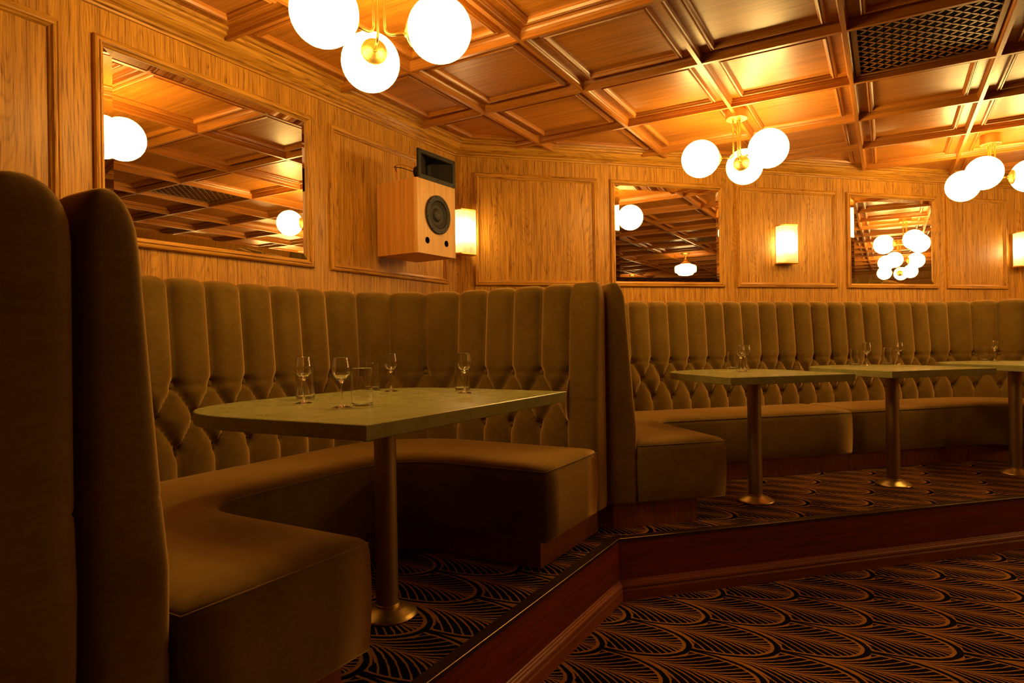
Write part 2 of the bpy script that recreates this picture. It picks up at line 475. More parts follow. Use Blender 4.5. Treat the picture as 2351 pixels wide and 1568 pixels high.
mirror(WB, 3.948, 4.863, ZB, ZTP, M['oak_t'], 'squarish back wall mirror right of the wall sconce, full of reflected white globes', 0.)
panel_frame(WB, 4.96, 5.628, ZB, ZTP, M['oak_t'])
for k in range(4): panel_frame(W3, 1.15+2*k, 2.9+2*k, ZB, ZTP, M['oak_x'])
WF = Frame((XE, 0), (0, 1), (-1, 0))
for k in range(6): panel_frame(WF, -4.3+1.95*k, -2.5+1.95*k, ZB-.6, ZTP, M['oak_y'])
W0 = Frame((0, YE), (1, 0), (0, 1))
for k in range(6): panel_frame(W0, -2.3+1.9*k, -.6+1.9*k, ZB-.6, ZTP, M['oak_x'])
for k in range(2): panel_frame(WL, -4.3+2.1*k, -2.4+2.1*k, ZB-.6, ZTP, M['oak_y'])

# ------------------------------------------------------------------ ceiling
GX0, GA, GY0, GB = -1.999, .6183, 1.8006, .6769
def ceiling():
    mb = MB()
    mb.prism(ROOM, Z_CEIL, Z_CEIL+.05); c = struct(mb.build('ceiling', M['ceil']))
    inner = inset(ROOM, .112)
    hs = half_planes(inner)
    BAR = [(-.019, 0), (-.0175, .009), (-.0135, .017), (-.0135, .021), (-.0095, .026), (-.0095, .044), (.0095, .044), (.0095, .026), (.0135, .021), (.0135, .017), (.0175, .009), (.019, 0)]
    def bars(name, horiz, mat):
        mb = MB()
        rng = range(-12, 20)
        for k in rng:
            c0 = (GY0+GB*k) if horiz else (GX0+GA*k)
            lo, hi = -50., 50.
            ok = True
            for nx, ny, cc in hs:
                # line point = (s, c0) or (c0, s)
                a, b = (nx, ny*c0) if horiz else (ny, nx*c0)
                if abs(a) < 1e-9:
                    if b < cc: ok = False
                elif a > 0: lo = max(lo, (cc-b)/a)
                else: hi = min(hi, (cc-b)/a)
            if not ok or hi-lo < .05: continue
            lo -= .03; hi += .03
            vs = []
            for s_ in (lo, hi):
                for o_, h in BAR:
                    vs.append((s_, c0+o_, Z_CEIL-h) if horiz else (c0+o_, s_, Z_CEIL-h*1.012))
            m = len(BAR)
            mb.add(vs, [(i, i+1, m+i+1, m+i) for i in range(m-1)])
        return mb.build(name, mat, c)
    bars('coffer_bars', True, M['ceil_x']); bars('coffer_bars', False, M['ceil_y'])
    PM = [(0, 0), (0, .010), (.004, .018), (.009, .020), (.011, .015), (.014, .015), (.017, .022), (.022, .021), (.027, .011), (.031, .007), (.031, 0)]
    mb = MB()
    vents = {(3, 2), (3, 6), (7, 3), (9, -1), (5, -2), (1, -3)}
    for i in range(-2, 19):
        for j in range(-11, 9):
            x0, x1 = GX0+GA*i, GX0+GA*(i+1); y0, y1 = GY0+GB*j, GY0+GB*(j+1)
            if (i, j) in vents: continue
            p = [(x0, y0), (x1, y0), (x1, y1), (x0, y1)]
            for h in hs: p = clip(p, h) if p else p
            if len(p) < 3: continue
            p = inset(clean(p), .062)
            if len(p) < 3: continue
            w_ = max(q[0] for q in p)-min(q[0] for q in p); h_ = max(q[1] for q in p)-min(q[1] for q in p)
            if w_ < .09 or h_ < .09: continue
            mis = []
            for q in range(len(p)):
                a, b = p[q], p[(q+1) % len(p)]; dx, dy = abs(b[0]-a[0]), abs(b[1]-a[1])
                mis.append(0 if dx > 4*dy else 1 if dy > 4*dx else 2)
            ring_mould(mb, p, PM, lambda x, y, h: (x, y, Z_CEIL-h), mis)
    mb.build('panel_mouldings', [M['ceil_x'], M['ceil_y'], M['ceil_t']], c)
    return vents
VENTS = ceiling()
def vent(i, j, label):
    x0, x1 = GX0+GA*i+.024, GX0+GA*(i+1)-.024; y0, y1 = GY0+GB*j+.024, GY0+GB*(j+1)-.024
    cx, cy = (x0+x1)/2, (y0+y1)/2
    t = thing('ceiling_vent', label, 'vent', (cx, cy, Z_CEIL-.016), group='lattice vents in the coffered ceiling')
    hx, hy = (x1-x0)/2, (y1-y0)/2
    mb = MB(); mb.box(-hx, hx, -hy, hy, .012, .0155); mb.build('backing', M['void'], t)
    fw = .020
    mb = MB()
    for a in ((-hx, hx, -hy, -hy+fw), (-hx, hx, hy-fw, hy), (-hx, -hx+fw, -hy+fw, hy-fw), (hx-fw, hx, -hy+fw, hy-fw)): mb.box(*a, -.002, .008)
    mb.build('frame', M['lattice'], t)
    # woven ogee lattice: two families of wavy strips
    mb = MB(); ix, iy = hx-fw, hy-fw; per = .064
    def strip(sg, c0):
        pts = []
        L = ix+iy
        st = .0058; k = int(2*L/st)
        for q in range(k+1):
            s_ = -L+q*st
            x, y = s_*R2*1.0, sg*s_*R2+c0
            pts.append((x, y, s_))
        pts = [p for p in pts if abs(p[0]) < ix+.002 and abs(p[1]) < iy+.002]
        if len(pts) < 2: return
        vs = []; z = .002 if sg > 0 else .0035
        for x, y, s_ in pts:
            # crossings lie where x is a multiple of per/2 (phase of this strip)
            ph = (x - (c0*(-sg))/1.0*.5*0)/per*1.0
            w = .0010+.0044*abs(math.sin(PI*(x/(per/2)+ (c0/(per/2))*0 + strip.ph)))
            nx, ny = -sg*R2, R2
            vs += [(x+nx*w, y+ny*w, z), (x-nx*w, y-ny*w, z), (x+nx*w, y+ny*w, z+.0022), (x-nx*w, y-ny*w, z+.0022)]
        fs = []
        for q in range(len(pts)-1):
            a = q*4; b = a+4
            fs += [(a, a+1, b+1, b), (a+2, b+2, b+3, a+3), (a, b, b+2, a+2), (a+1, a+3, b+3, b+1)]
        mb.add(vs, fs)
    N = int((hx+hy)/per)+2
    for k in range(-N, N+1):
        # y = x + k*per and y = -x + k*per cross at x = (k2-k1)*per/2
        strip.ph = 0
        strip(1, k*per); strip(-1, k*per)
    mb.build('lattice', M['lattice'], t)
    return t
def copy_vent(root, i, j, label):
    return dup(root, (GX0+GA*(i+.5), GY0+GB*(j+.5), Z_CEIL-.016), None, label)
V0 = vent(3, 2, 'dark lattice vent filling one ceiling coffer at upper right')
for (i, j), lb in {(3, 6): 'ceiling vent above the right end of the long booth', (7, 3): 'ceiling vent over the right side of the room',
                   (9, -1): 'ceiling vent over the far right of the room', (5, -2): 'ceiling vent behind the camera to the right', (1, -3): 'ceiling vent behind the camera'}.items():
    if (i, j) != (3, 6): copy_vent(V0, i, j, lb)

# ------------------------------------------------------------------ platform, risers
PX, PC = -1.183+.075, 2.835          # platform edge x and corner y
PX = -1.107
FAR = (3.30, 7.10)                   # slanted edge runs on to the right wall
def platform():
    d = Vector((.654-PX, 4.625-PC)); d.normalize()
    k = (Y3-PC)/d.y; ex = PX+d.x*k
    poly = [(XL, YE), (PX, YE), (PX, PC), (ex, Y3), (XR0, Y3), (XL, YC)]
    # exclude thickness of risers
    mb = MB(); mb.prism(poly, Z_LOW+.002, 0.); struct(mb.build('floor', M['carpet_up']))
    path = [(PX, YE), (PX, PC), (ex, Y3)]
    # riser board, skirting and nosing are sweeps along the edge (offset to the right of travel = toward the low floor)
    def sweep(name, prof, mats):
        for e, (a, b) in enumerate(((0, 1), (1, 2))):
            mb = MB(); vs = []
            for idx in (a, b):
                p = Vector(path[idx])
                if idx == 0: nn = Vector((1, 0)); q = 1
                elif idx == 2: nn = Vector((d.y, -d.x)); q = 1
                else:
                    n1, n2_ = Vector((1, 0)), Vector((d.y, -d.x)); nn = n1+n2_; q = nn.dot(n1)
                for o_, z in prof: vs.append((p.x+nn.x*o_/q, p.y+nn.y*o_/q, z))
            m = len(prof)
            mb.add(vs, [(i, m+i, m+i+1, i+1) for i in range(m-1)])
            o = mb.build('trim_%d' % trim_no[0], mats[e]); trim_no[0] += 1
            struct(o)
    sweep('riser', [(0, -.004), (.012, -.004), (.012, -.205), (.012, Z_LOW)], [M['red_y'], M['red_t']])
    sweep('skirting', [(.012, -.190), (.016, -.192), (.018, -.198), (.022, -.200), (.024, -.206), (.029, -.211), (.031, -.220), (.028, -.226), (.030, -.232), (.032, -.236), (.032, Z_LOW)], [M['skirt_lit_y'], M['skirt_shaded_t']])
    sweep('nosing', [(-.030, .0005), (-.030, .003), (.012, .003), (.0145, .001), (.0145, -.012), (.012, -.012)], [M['nosing']]*2)
    sweep('nosing_inlay', [(.0133, .0031), (.0145, .0026)], [M['flange']]*2)
M['nosing'] = plain('dark_bronze_nosing', (.07, .035, .016), .35, .5, .6)
platform()

# ------------------------------------------------------------------ banquettes
def arc(c, r, a0, a1, n=18):
    return [(c[0]+r*math.cos(a0+(a1-a0)*i/n), c[1]+r*math.sin(a0+(a1-a0)*i/n)) for i in range(n+1)]
def sample(path, step):
    L = [0.]
    for a, b in zip(path, path[1:]): L.append(L[-1]+math.hypot(b[0]-a[0], b[1]-a[1]))
    return L
class Path:
    def __init__(s, pts):
        s.p = clean(pts, 1e-5) if False else pts; s.L = sample(pts, 0)
    def at(s, d):
        L = s.L; d = max(0., min(L[-1], d))
        lo, hi = 0, len(L)-1
        while hi-lo > 1:
            m = (lo+hi)//2
            if L[m] <= d: lo = m
            else: hi = m
        a, b = s.p[lo], s.p[lo+1]; l = L[lo+1]-L[lo] or 1e-9; t = (d-L[lo])/l
        x, y = a[0]+(b[0]-a[0])*t, a[1]+(b[1]-a[1])*t
        return x, y
    def frame(s, d):
        x, y = s.at(d); e = .012
        a, b = s.at(d-e), s.at(d+e); dx, dy = b[0]-a[0], b[1]-a[1]; l = math.hypot(dx, dy)
        return x, y, dx/l, dy/l
ZU, DZ = .772, .129
AMP = .034
def e_of(U, z):
    V = (ZU-z)/DZ
    def tri(q): return 2*abs(q-round(q))
    if V <= 0 or V >= 2: return tri(U)
    return min(tri(U+V/2), tri(U-V/2))
def fpuff(e): return 1-(1-min(1, e))**3.4
def lean(z): 
    if z < .50: return 0.
    return .060*((z-.50)/.67)**1.0 if z < 1.2 else .060
def backrest(path, nch, toward, tback, parent, frame_fix=None, cap0=False, cap1=False, s_off=0.):
    """tufted, channelled back: toward=+1 when the seat side is left of travel"""
    P = Path(path); L = P.L[-1]; w = L/nch
    per = 14
    # profile stations
    st = [('f', z) for z in (.30, .36, .40, .44, .47)]
    z = .485
    while z < .80: st.append(('f', z)); z += .0098
    z = .81
    while z < 1.155: st.append(('f', z)); z += .024
    for a in range(0, 181, 15): st.append(('t', math.radians(a)))
    for zz in (1.10, .90, .60, .13): st.append(('r', zz))
    vs = []; rows = nch*per+1
    for i in range(rows):
        s_ = L*i/(rows-1); U = i/per
        x, y, dx, dy = P.frame(s_)
        nx, ny = -dy*toward, dx*toward           # toward the seat
        et = 2*abs(U-round(U)); ft = fpuff(et)
        for kind, q in st:
            if kind == 'f':
                z = q; e = e_of(U, z); V = (ZU-z)/DZ
                bl = max(0., min(1., V/.35)); f = fpuff(e)*(1-bl)+(1-(1-min(1, e))**2.0)*bl*1.05
                pit = 0.
                for vb in (0, 1, 2):
                    ub = round(U-.5*(vb % 2))+.5*(vb % 2)
                    dd = math.hypot((U-ub)*w, z-(ZU-vb*DZ)); pit += .030*math.exp(-(dd/.024)**2)
                k = 1.0
                if V < 0: k = 1.0+.10*min(1, (z-ZU)/.2)
                o = -(AMP*k*f)+lean(z)+pit+.008*math.exp(-(e/.10)**2)+.006*math.exp(-((z-ZU)/.014)**2)
                if z < .44: o += .0
                z_ = z
            elif kind == 't':
                oc, r = (lean(1.165)+tback)/2, (tback-lean(1.165))/2
                rr = r
                front = math.cos(q) > 0
                o = oc-rr*math.cos(q)-(AMP*1.1*ft*max(0, math.cos(q)))
                z_ = 1.160+.048*math.sin(q)*(.62+.38*ft)
            else:
                o = tback; z_ = q
            vs.append((x-nx*o, y-ny*o, z_))
    m = len(st); fs = []
    for i in range(rows-1):
        for k in range(m-1):
            f = (i*m+k, (i+1)*m+k, (i+1)*m+k+1, i*m+k+1)
            fs.append(f if toward > 0 else f[::-1])
    fs.append(tuple(range(m)) if toward < 0 else tuple(range(m-1, -1, -1)))
    fs.append(tuple((rows-1)*m+k for k in range(m))[::-1] if toward < 0 else tuple((rows-1)*m+k for k in range(m)))
    mb = MB(); mb.add(vs, fs, 0, True)
    for q in (-1, -2): mb.sm[q] = False
    o = mb.build('backrest', M['velvet'], parent)
    # buttons
    bm_ = MB(); bm_.lathe([(.0005, .0065), (.005, .006), (.0105, .004), (.0138, .0), (.0120, -.008)], 16)
    me = None
    for vb in (0, 1, 2):
        for k in range(0, nch+1):
            U = k+.5*(vb % 2)
            if U <= .2 or U >= nch-.2: continue
            x, y, dx, dy = P.frame(U*w); nx, ny = -dy*toward, dx*toward
            z = ZU-vb*DZ; off = lean(z)+.0205
            if me is None:
                b = bm_.build('button', M['velvet'], parent); me = b.data
            else:
                b = bpy.data.objects.new('button', me); COL.objects.link(b); b.parent = parent
            b.location = (x-nx*off, y-ny*off, z)
            b.rotation_euler = Vector((nx, ny, 0)).to_track_quat('Z', 'Y').to_euler()
    # stitched pleat lines below each lowest button
    return o
def wing(c, ax, hl, hb, front, parent):
    """upholstered end post; c centre, ax unit vector along the back, hl half length, hb half thickness, front=unit vector to seat side"""
    A = Vector((*ax, 0)); B = Vector((*front, 0)); Cc = Vector((*c, 0))
    zs = [.125, .135, .16, .22, .29, .325, .338, .344, .350, .365, .42, .50, .58, .615, .632, .640, .648, .665, .72, .85, 1.0, 1.10, 1.14, 1.165, 1.183, 1.196, 1.204, 1.208]
    def sc(z):
        s = 1.
        if z < .16: s = .94+.06*(z-.125)/.035
        for zc, dep in ((.344, .03), (.640, .035)):
            s -= dep*math.exp(-((z-zc)/.006)**2)
        s += .03*math.exp(-((z-.50)/.10)**2)
        if z > 1.10: s *= math.sqrt(max(.02, 1-((z-1.10)/.1085)**2.4))*.999
        return s
    n = 40; vs = []
    for z in zs:
        k = sc(z); ln = lean(z)*.9
        for i in range(n):
            a = 2*PI*i/n; ca, sa = math.cos(a), math.sin(a); ex = 2/4.2
            u = math.copysign(abs(ca)**ex, ca)*hl; v = math.copysign(abs(sa)**ex, sa)*hb
            ku = 1-(1-k)*.35 if z > 1.10 else 1+(k-1)*.5
            v *= k if z <= 1.1 else (1-(1-k)*.9)
            v -= ln*(.5+.5*v/hb)
            vs.append(Cc+A*(u*ku)+B*v+Vector((0, 0, z)))
    fs = []
    for j in range(len(zs)-1):
        for i in range(n):
            i2 = (i+1) % n; fs.append((j*n+i, j*n+i2, (j+1)*n+i2, (j+1)*n+i))
    fs.append(tuple(range(n-1, -1, -1))); fs.append(tuple((len(zs)-1)*n+i for i in range(n)))
    det = A.cross(B).z
    if det < 0: fs = [f[::-1] for f in fs]
    mb = MB(); mb.add(vs, fs, 0, True); mb.sm[-2] = False
    return mb.build('end_post', M['velvet'], parent)
def dense(poly, step=.03):
    out = []
    for i in range(len(poly)):
        a, b = poly[i], poly[(i+1) % len(poly)]; L = math.hypot(b[0]-a[0], b[1]-a[1]); out.append(a)
        if L < .30: continue
        k = max(1, int((L-.24)/.06))
        for q in range(k+1):
            t = (.12+(L-.24)*q/k)/L; out.append((a[0]+(b[0]-a[0])*t, a[1]+(b[1]-a[1])*t))
    return out
def round_corners(poly, rads, n=6):
    out = []
    N = len(poly)
    for i in range(N):
        r = rads[i] if isinstance(rads, (list, tuple)) else rads
        p0, p1, p2 = Vector(poly[i-1]), Vector(poly[i]), Vector(poly[(i+1) % N])
        if r <= 0: out.append(tuple(p1)); continue
        a = (p0-p1).normalized(); b = (p2-p1).normalized(); ang = a.angle(b)
        if ang > PI-.05: out.append(tuple(p1)); continue
        t = r/math.tan(ang/2); t = min(t, .49*min((p0-p1).length, (p2-p1).length))
        s_, e = p1+a*t, p1+b*t
        for k in range(n+1):
            q = k/n; m = s_*(1-q)**2+p1*2*q*(1-q)+e*q*q; out.append(tuple(m))
    return out
def signed(poly):
    return sum(poly[i-1][0]*poly[i][1]-poly[i][0]*poly[i-1][1] for i in range(len(poly)))/2
def seat(poly, parent, z0=.12, zs=.402, ztop=.432):
    if signed(poly) < 0: poly = poly[::-1]
    poly = dense(poly, .035)
    rings = [(.012, z0), (.003, z0+.004), (0, z0+.012), (-.004, z0+.08), (-.006, z0+.16), (-.004, zs-.03), (-.001, zs-.004), (.002, zs), (.002, zs+.003), (.006, zs+.010), (.016, zs+.018), (.032, zs+.0235), (.055, ztop-.002), (.085, ztop)]
    vs = []; n = len(poly)
    for u, z in rings: vs += [(x, y, z) for x, y in miter(poly, u)]
    fs = []
    for k in range(len(rings)-1):
        for i in range(n):
            j = (i+1) % n; fs.append((k*n+i, k*n+j, (k+1)*n+j, (k+1)*n+i))
    b0 = (len(rings)-1)*n
    top = [Vector((v[0], v[1], 0)) for v in vs[b0:]]
    for tri in tessellate_polygon([top]):
        a, b, c = tri
        if ((top[b]-top[a]).cross(top[c]-top[a])).z < 0: b, c = c, b
        fs.append((b0+a, b0+b, b0+c)); fs.append((c, b, a))
    mb = MB(); mb.add(vs, fs, 0, True)
    o = mb.build('seat', M['velvet'], parent)
    mb = MB(); mb.tube([(x, y, zs+.002) for x, y in miter(poly, -.0005)], .0024, 6, 0, True)
    mb.build('piping', M['piping'], o)
    return o
def plinth(poly, parent):
    if signed(poly) < 0: poly = poly[::-1]
    n = len(poly); P3 = [Vector((x, y, 0)) for x, y in poly]
    fs = [(i, (i+1) % n, n+(i+1) % n, n+i) for i in range(n)]
    for a, b, c in tessellate_polygon([P3]):
        if ((P3[b]-P3[a]).cross(P3[c]-P3[a])).z < 0: b, c = c, b
        fs += [(n+a, n+b, n+c), (c, b, a)]
    mb = MB(); mb.add([(x, y, .0005) for x, y in poly]+[(x, y, .128) for x, y in poly], fs)
    return mb.build('plinth', M['plinth'], parent)

YA, YB = .725, 2.800      # seat-side face of booth-one arms
def booth_one(label, group=None, buttons=True):
    t = thing('booth_banquette', label, 'banquette', (0, 0, 0), 0., group)
    xw = -1.325
    path = [(xw, YA)]+arc((-1.88, YA+.52), .52, -PI/2, -PI, 20)+arc((-1.88, YB-.52), .52, PI, PI/2, 20)+[(xw, YB)]
    L = sample(path, 0)[-1]
    backrest(path, round(L/.1625), -1, .130, t)
    wing((-1.260, YA-.0655), (1, 0), .0785, .0805, (0, 1), t)
    wing((-1.260, YB+.0655), (1, 0), .0785, .0805, (0, -1), t)
    xe = -1.180
    inner = [(xe, YA+.535), (-1.935, YA+.535), (-1.935, YB-.535), (xe, YB-.535)]
    rc = round_corners(inner, [0, .24, .30, 0], 8)
    poly = [(xe, YA+.02)]+rc[0:]+[(xe, YB-.02)]+arc((-1.88, YB-.52), .50, PI/2, PI, 14)+arc((-1.88, YA+.52), .50, PI, 3*PI/2, 14)
    seat(poly, t)
    xp = -1.232
    inner = [(xp, YA+.485), (-1.985, YA+.485), (-1.985, YB-.485), (xp, YB-.485)]
    rc = round_corners(inner, [0, .24, .28, 0], 8)
    poly = [(xp, YA-.12)]+rc+[(xp, YB+.11), (-2.47, YB+.11), (-2.47, YA-.12)]
    plinth(poly, t)
    return t
B1 = booth_one('mustard velvet U-shaped booth around the nearest marble table, tufted back under the left mirror')
B0 = dup(B1, (0, -2.367, 0), None, 'mustard velvet booth at the far left edge, only its tall rounded end in view')
for _c in B0.children:      # this divider post is the fuller one
    if _c.name.startswith('end_post') and sum(v.co.y for v in _c.data.vertices)/len(_c.data.vertices) > 2:
        _c.scale = (1, 1.55, 1); _c.location = (0, 2.946*(1-1.55), 0)

def tnl(L): return [tn2(a, b) for a, b in L]
TA, TB, NF, NE = 1.385, 5.20, 4.18, 2.903
TS = 3.352
def booth_two():
    # left unit
    t = thing('booth_banquette', 'mustard velvet L-shaped banquette along the back wall, left of the centre seam', 'banquette')
    path = tnl([(TA, NE+.145)]+arc((TA+.50, NF-.50), .50, PI, PI/2, 18)+[(TS, NF)])
    L = sample(path, 0)[-1]
    backrest(path, round(L/.150), -1, .150, t)
    u = (-R2, R2)
    c = tn2(TA-.066, NE+.0725); wing(c, (R2, -R2), .0735, .0805, (R2, R2), t)
    inner = [(TA+.49, NE), (TA+.49, 3.70), (TS+.030, 3.70)]
    rc = round_corners(inner, [0, .16, 0], 8)
    poly = [(TA+.015, NE)]+rc+[(TS+.030, NF+.01), (TA+.50, NF+.01)]+arc((TA+.50, NF-.50), .49, PI/2, PI, 12)[1:]
    seat(tnl(poly), t)
    inner = [(TA+.345, NE+.03), (TA+.345, 3.735), (TS+.030, 3.735)]
    poly = [(TA-.115, NE+.03)]+round_corners(inner, [0, .2, 0], 8)+[(TS+.030, 4.33), (TA-.115, 4.33)]
    plinth(tnl(poly), t)
    # right unit
    t = thing('booth_banquette', 'mustard velvet banquette on the back wall, right of the centre seam, curving out of frame', 'banquette')
    R = .62
    path = tnl([(TS, NF)]+arc((TB-R, NF-R), R, PI/2, 0, 20)+[(TB, NE+.145)])
    L = sample(path, 0)[-1]
    backrest(path, round(L/.157), -1, .150, t)
    c = tn2(TB+.066, NE+.0725); wing(c, (R2, -R2), .0735, .0805, (-R2, -R2), t)
    inner = [(TS+.036, 3.70), (TB-.49, 3.70), (TB-.49, NE)]
    rc = round_corners(inner, [0, .35, 0], 10)
    poly = rc+[(TB-.015, NE)]+arc((TB-R, NF-R), R-.01, 0, PI/2, 14)+[(TS+.036, NF+.01)]
    seat(tnl(poly), t)
    inner = [(TS+.034, 3.735), (TB-.45, 3.735), (TB-.45, NE+.03)]
    poly = round_corners(inner, [0, .35, 0], 10)+[(TB+.12, NE+.03), (TB+.12, 4.33), (TS+.034, 4.33)]
    plinth(tnl(poly), t)
booth_two()

# ------------------------------------------------------------------ tables
ZTOP = .735
def table(cx, cy, outline, rads, label):
    t = thing('pedestal_table', label, 'table', (cx, cy, 0))
    poly = [(x-cx, y-cy) for x, y in outline]
    if signed(poly) < 0: poly = poly[::-1]; rads = rads[::-1]
    poly = round_corners(poly, rads, 12)
    rings = [(.002, ZTOP-.038), (0, ZTOP-.036), (0, ZTOP-.002), (.002, ZTOP)]
    n = len(poly); vs = []
    for u, z in rings: vs += [(x, y, z) for x, y in miter(poly, u)]
    fs = [(k*n+i, k*n+(i+1) % n, (k+1)*n+(i+1) % n, (k+1)*n+i) for k in range(3) for i in range(n)]
    fs += [tuple(range(n-1, -1, -1)), tuple(3*n+i for i in range(n))]
    mb = MB(); mb.add(vs, fs); mb.build('tabletop', M['marble'], t)
    mb = MB(); mb.lathe([(.0375, .028), (.0375, ZTOP-.046), (.0375, ZTOP-.0465)], 40); mb.lathe([(.11, ZTOP-.046), (.11, ZTOP-.0385)], 32, smooth=False)
    mb.build('pole', M['bronze'], t)
    mb = MB(); mb.lathe([(.100, .001), (.101, .005), (.098, .010), (.090, .015), (.062, .029), (.050, .033), (.042, .034), (.042, .040), (.0378, .041)], 48)
    mb.build('base_flange', M['flange'], t)
    return t
table(-1.4916, 1.6837, [(-1.048, 1.120), (-1.048, 2.195), (-1.915, 2.235), (-1.915, 1.085)], [0, 0, .36, .42],
      'nearest and largest table, green marble top with rounded inner corners on one bronze pole')
def t2tab(tc, nc, px, py, label):
    table(px, py, tnl([(tc-.362, nc-.415), (tc+.362, nc-.415), (tc+.362, nc+.415), (tc-.362, nc+.415)]), [0, 0, .40, .50], label)
t2tab(2.175, 3.16, -.6635, 3.857, 'green marble pedestal table beside the booth divider, second nearest')
t2tab(3.215, 3.245, .017, 4.651, 'green marble pedestal table in front of the seam between the two back banquettes')
t2tab(4.315, 3.30, .723, 5.375, 'green marble pedestal table cut by the right edge of the photo')

# ------------------------------------------------------------------ glassware
def lathe_glass(mb, outer, inner, n=40):
    mb.lathe(outer+inner[::-1], n, cap=False, close=False)
def tumbler(r=.031, h=.113):
    mb = MB()
    prof = [(.0002, 0.0), (r*.80, 0.0), (r*.97, .002), (r, .006), (r, h-.001), (r-.0006, h), (r-.0013, h-.001), (r-.0016, .013), (r*.8, .0095), (.0002, .009)]
    mb.lathe(prof, 40, cap=False); return mb
def wine():
    mb = MB()
    o = [(.0002, 0), (.026, 0), (.0265, .0012), (.022, .0028), (.010, .0055), (.0045, .011), (.0034, .022), (.0033, .062), (.0042, .073), (.0068, .079),
         (.016, .086), (.0245, .097), (.0275, .108), (.0272, .120), (.0245, .138), (.0228, .150)]
    i = [(.0221, .1502), (.0236, .138), (.0263, .120), (.0266, .108), (.0236, .0975), (.0150, .0880), (.0060, .0835), (.0002, .0825)]
    mb.lathe(o+i, 40, cap=False); return mb
tum_me = {}; 
def put(kind, x, y, label, s=1.0):
    key = kind
    if key not in tum_me:
        mb = tumbler() if kind == 'tumbler' else wine()
        o = mb.build('glass_tumbler' if kind == 'tumbler' else 'stemmed_glass', M['glass']); tum_me[key] = o.data
    else:
        o = bpy.data.objects.new('glass_tumbler' if kind == 'tumbler' else 'stemmed_glass', tum_me[key]); COL.objects.link(o)
    o.location = (x, y, ZTOP+.0004); o.scale = (s, s, s)
    tag(o, label, 'glass', 'empty tumblers on the marble tables' if kind == 'tumbler' else 'empty stemmed glasses on the marble tables')
# a photo measurement gives the visible base; nudge outward so that bases sit where they stand
put('wine', -1.640, 1.466, 'small stemmed glass on the nearest table, leftmost and in front of a tumbler')
put('tumbler', -1.745, 1.566, 'straight tumbler on the nearest table, leftmost, behind a stemmed glass')
put('wine', -1.412, 1.406, 'small stemmed glass on the nearest table just left of the front tumbler')
put('tumbler', -1.368, 1.446, 'front tumbler on the nearest table, largest glass in view', 1.04)
put('tumbler', -1.830, 1.998, 'tumbler on the nearest table behind the front tumbler')
put('wine', -1.710, 1.972, 'small stemmed glass at the back middle of the nearest table')
put('tumbler', -1.450, 2.093, 'tumbler at the right end of the nearest table, behind a stemmed glass')
put('wine', -1.372, 1.995, 'small stemmed glass in front of the tumbler at the right end of the nearest table')
put('tumbler', -.825, 4.080, 'left rear tumbler on the table beside the booth divider')
put('tumbler', -.715, 3.790, 'front tumbler on the table beside the booth divider')
put('wine', -.735, 3.875, 'left stemmed glass on the table beside the booth divider, overlapping the front tumbler')
put('wine', -.748, 4.115, 'right stemmed glass on the table beside the booth divider')
put('tumbler', -.187, 4.745, 'left tumbler on the table in front of the banquette seam')
put('wine', -.118, 4.700, 'left stemmed glass on the table in front of the banquette seam')
put('tumbler', -.006, 4.945, 'right tumbler on the table in front of the banquette seam')
put('wine', .060, 4.930, 'right stemmed glass on the table in front of the banquette seam')
put('tumbler', .600, 5.740, 'tumbler on the table cut by the right edge of the photo')
put('wine', .652, 5.680, 'stemmed glass on the table cut by the right edge of the photo')

# ------------------------------------------------------------------ pendant lights
def make_pendant():
    zc, zg = 2.225, 1.995
    t = thing('globe_pendant', 'x', 'ceiling light', (0, 0, 0), 0, 'three-globe brass ceiling lights')
    mb = MB(); mb.lathe([(.0005, zc), (.060, zc), (.0635, zc+.003), (.0635, zc+.0655), (.0005, zc+.0655)], 48, cap=False)
    cp = mb.build('canopy', M['brass'], t); bevel(cp, .0008, 1)
    for k in range(3):
        a = 2*PI*k/3; u = Vector((math.cos(a), math.sin(a), 0))
        R = .030; r0 = .022
        pts = [u*r0+Vector((0, 0, zc))]
        pts.append(u*r0+Vector((0, 0, zg+R)))
        for q in range(1, 9):
            b = PI/2*q/8; pts.append(u*(r0+R*(1-math.cos(b)))+Vector((0, 0, zg+R-R*math.sin(b))))
        pts.append(u*.104+Vector((0, 0, zg)))
        mb = MB(); mb.tube(pts, .0052, 12); mb.lathe([(.0085, zc-.006), (.0085, zc+.001)], 16, Matrix.Translation(u*r0)); mb.build('arm', M['brass'], t)
        T = Matrix.Translation(u*.219+Vector((0, 0, zg)))
        rot = u.to_track_quat('Z', 'Y').to_matrix().to_4x4()
        mb = MB(); Rg = .109; prof = []
        for q in range(1, 24): b = PI*q/24; prof.append((Rg*math.sin(b), -Rg*math.cos(b)))
        mb.lathe(prof, 36, T @ rot)
        g = mb.build('globe', M['globe'], t)
        mb = MB(); mb.lathe([(.0005, -.124), (.012, -.124), (.013, -.120), (.030, -.112), (.034, -.1105), (.046, -.103), (.049, -.097), (.047, -.092), (.0005, -.10)], 36, T @ rot, cap=False)
        mb.build('cup', M['brass'], g)
    return t
P0 = make_pendant()
pend = [(-1.515, 1.712, 20, 'three-globe brass ceiling light hanging nearest, above the largest table, cut by the top edge'),
        (-.757, 3.99, 90, 'three-globe brass ceiling light above the table beside the booth divider'),
        (.63, 5.485, 13, 'three-globe brass ceiling light at the right edge, partly out of frame'),
        (2.5, 6.32, 40, 'three-globe brass ceiling light over the right side of the room, seen only in a mirror'),
        (4.57, 6.28, 75, 'three-globe brass ceiling light far to the right of the room, seen only in a mirror'),
        (6.5, 6.3, 10, 'three-globe brass ceiling light farthest to the right, seen only in a mirror')]
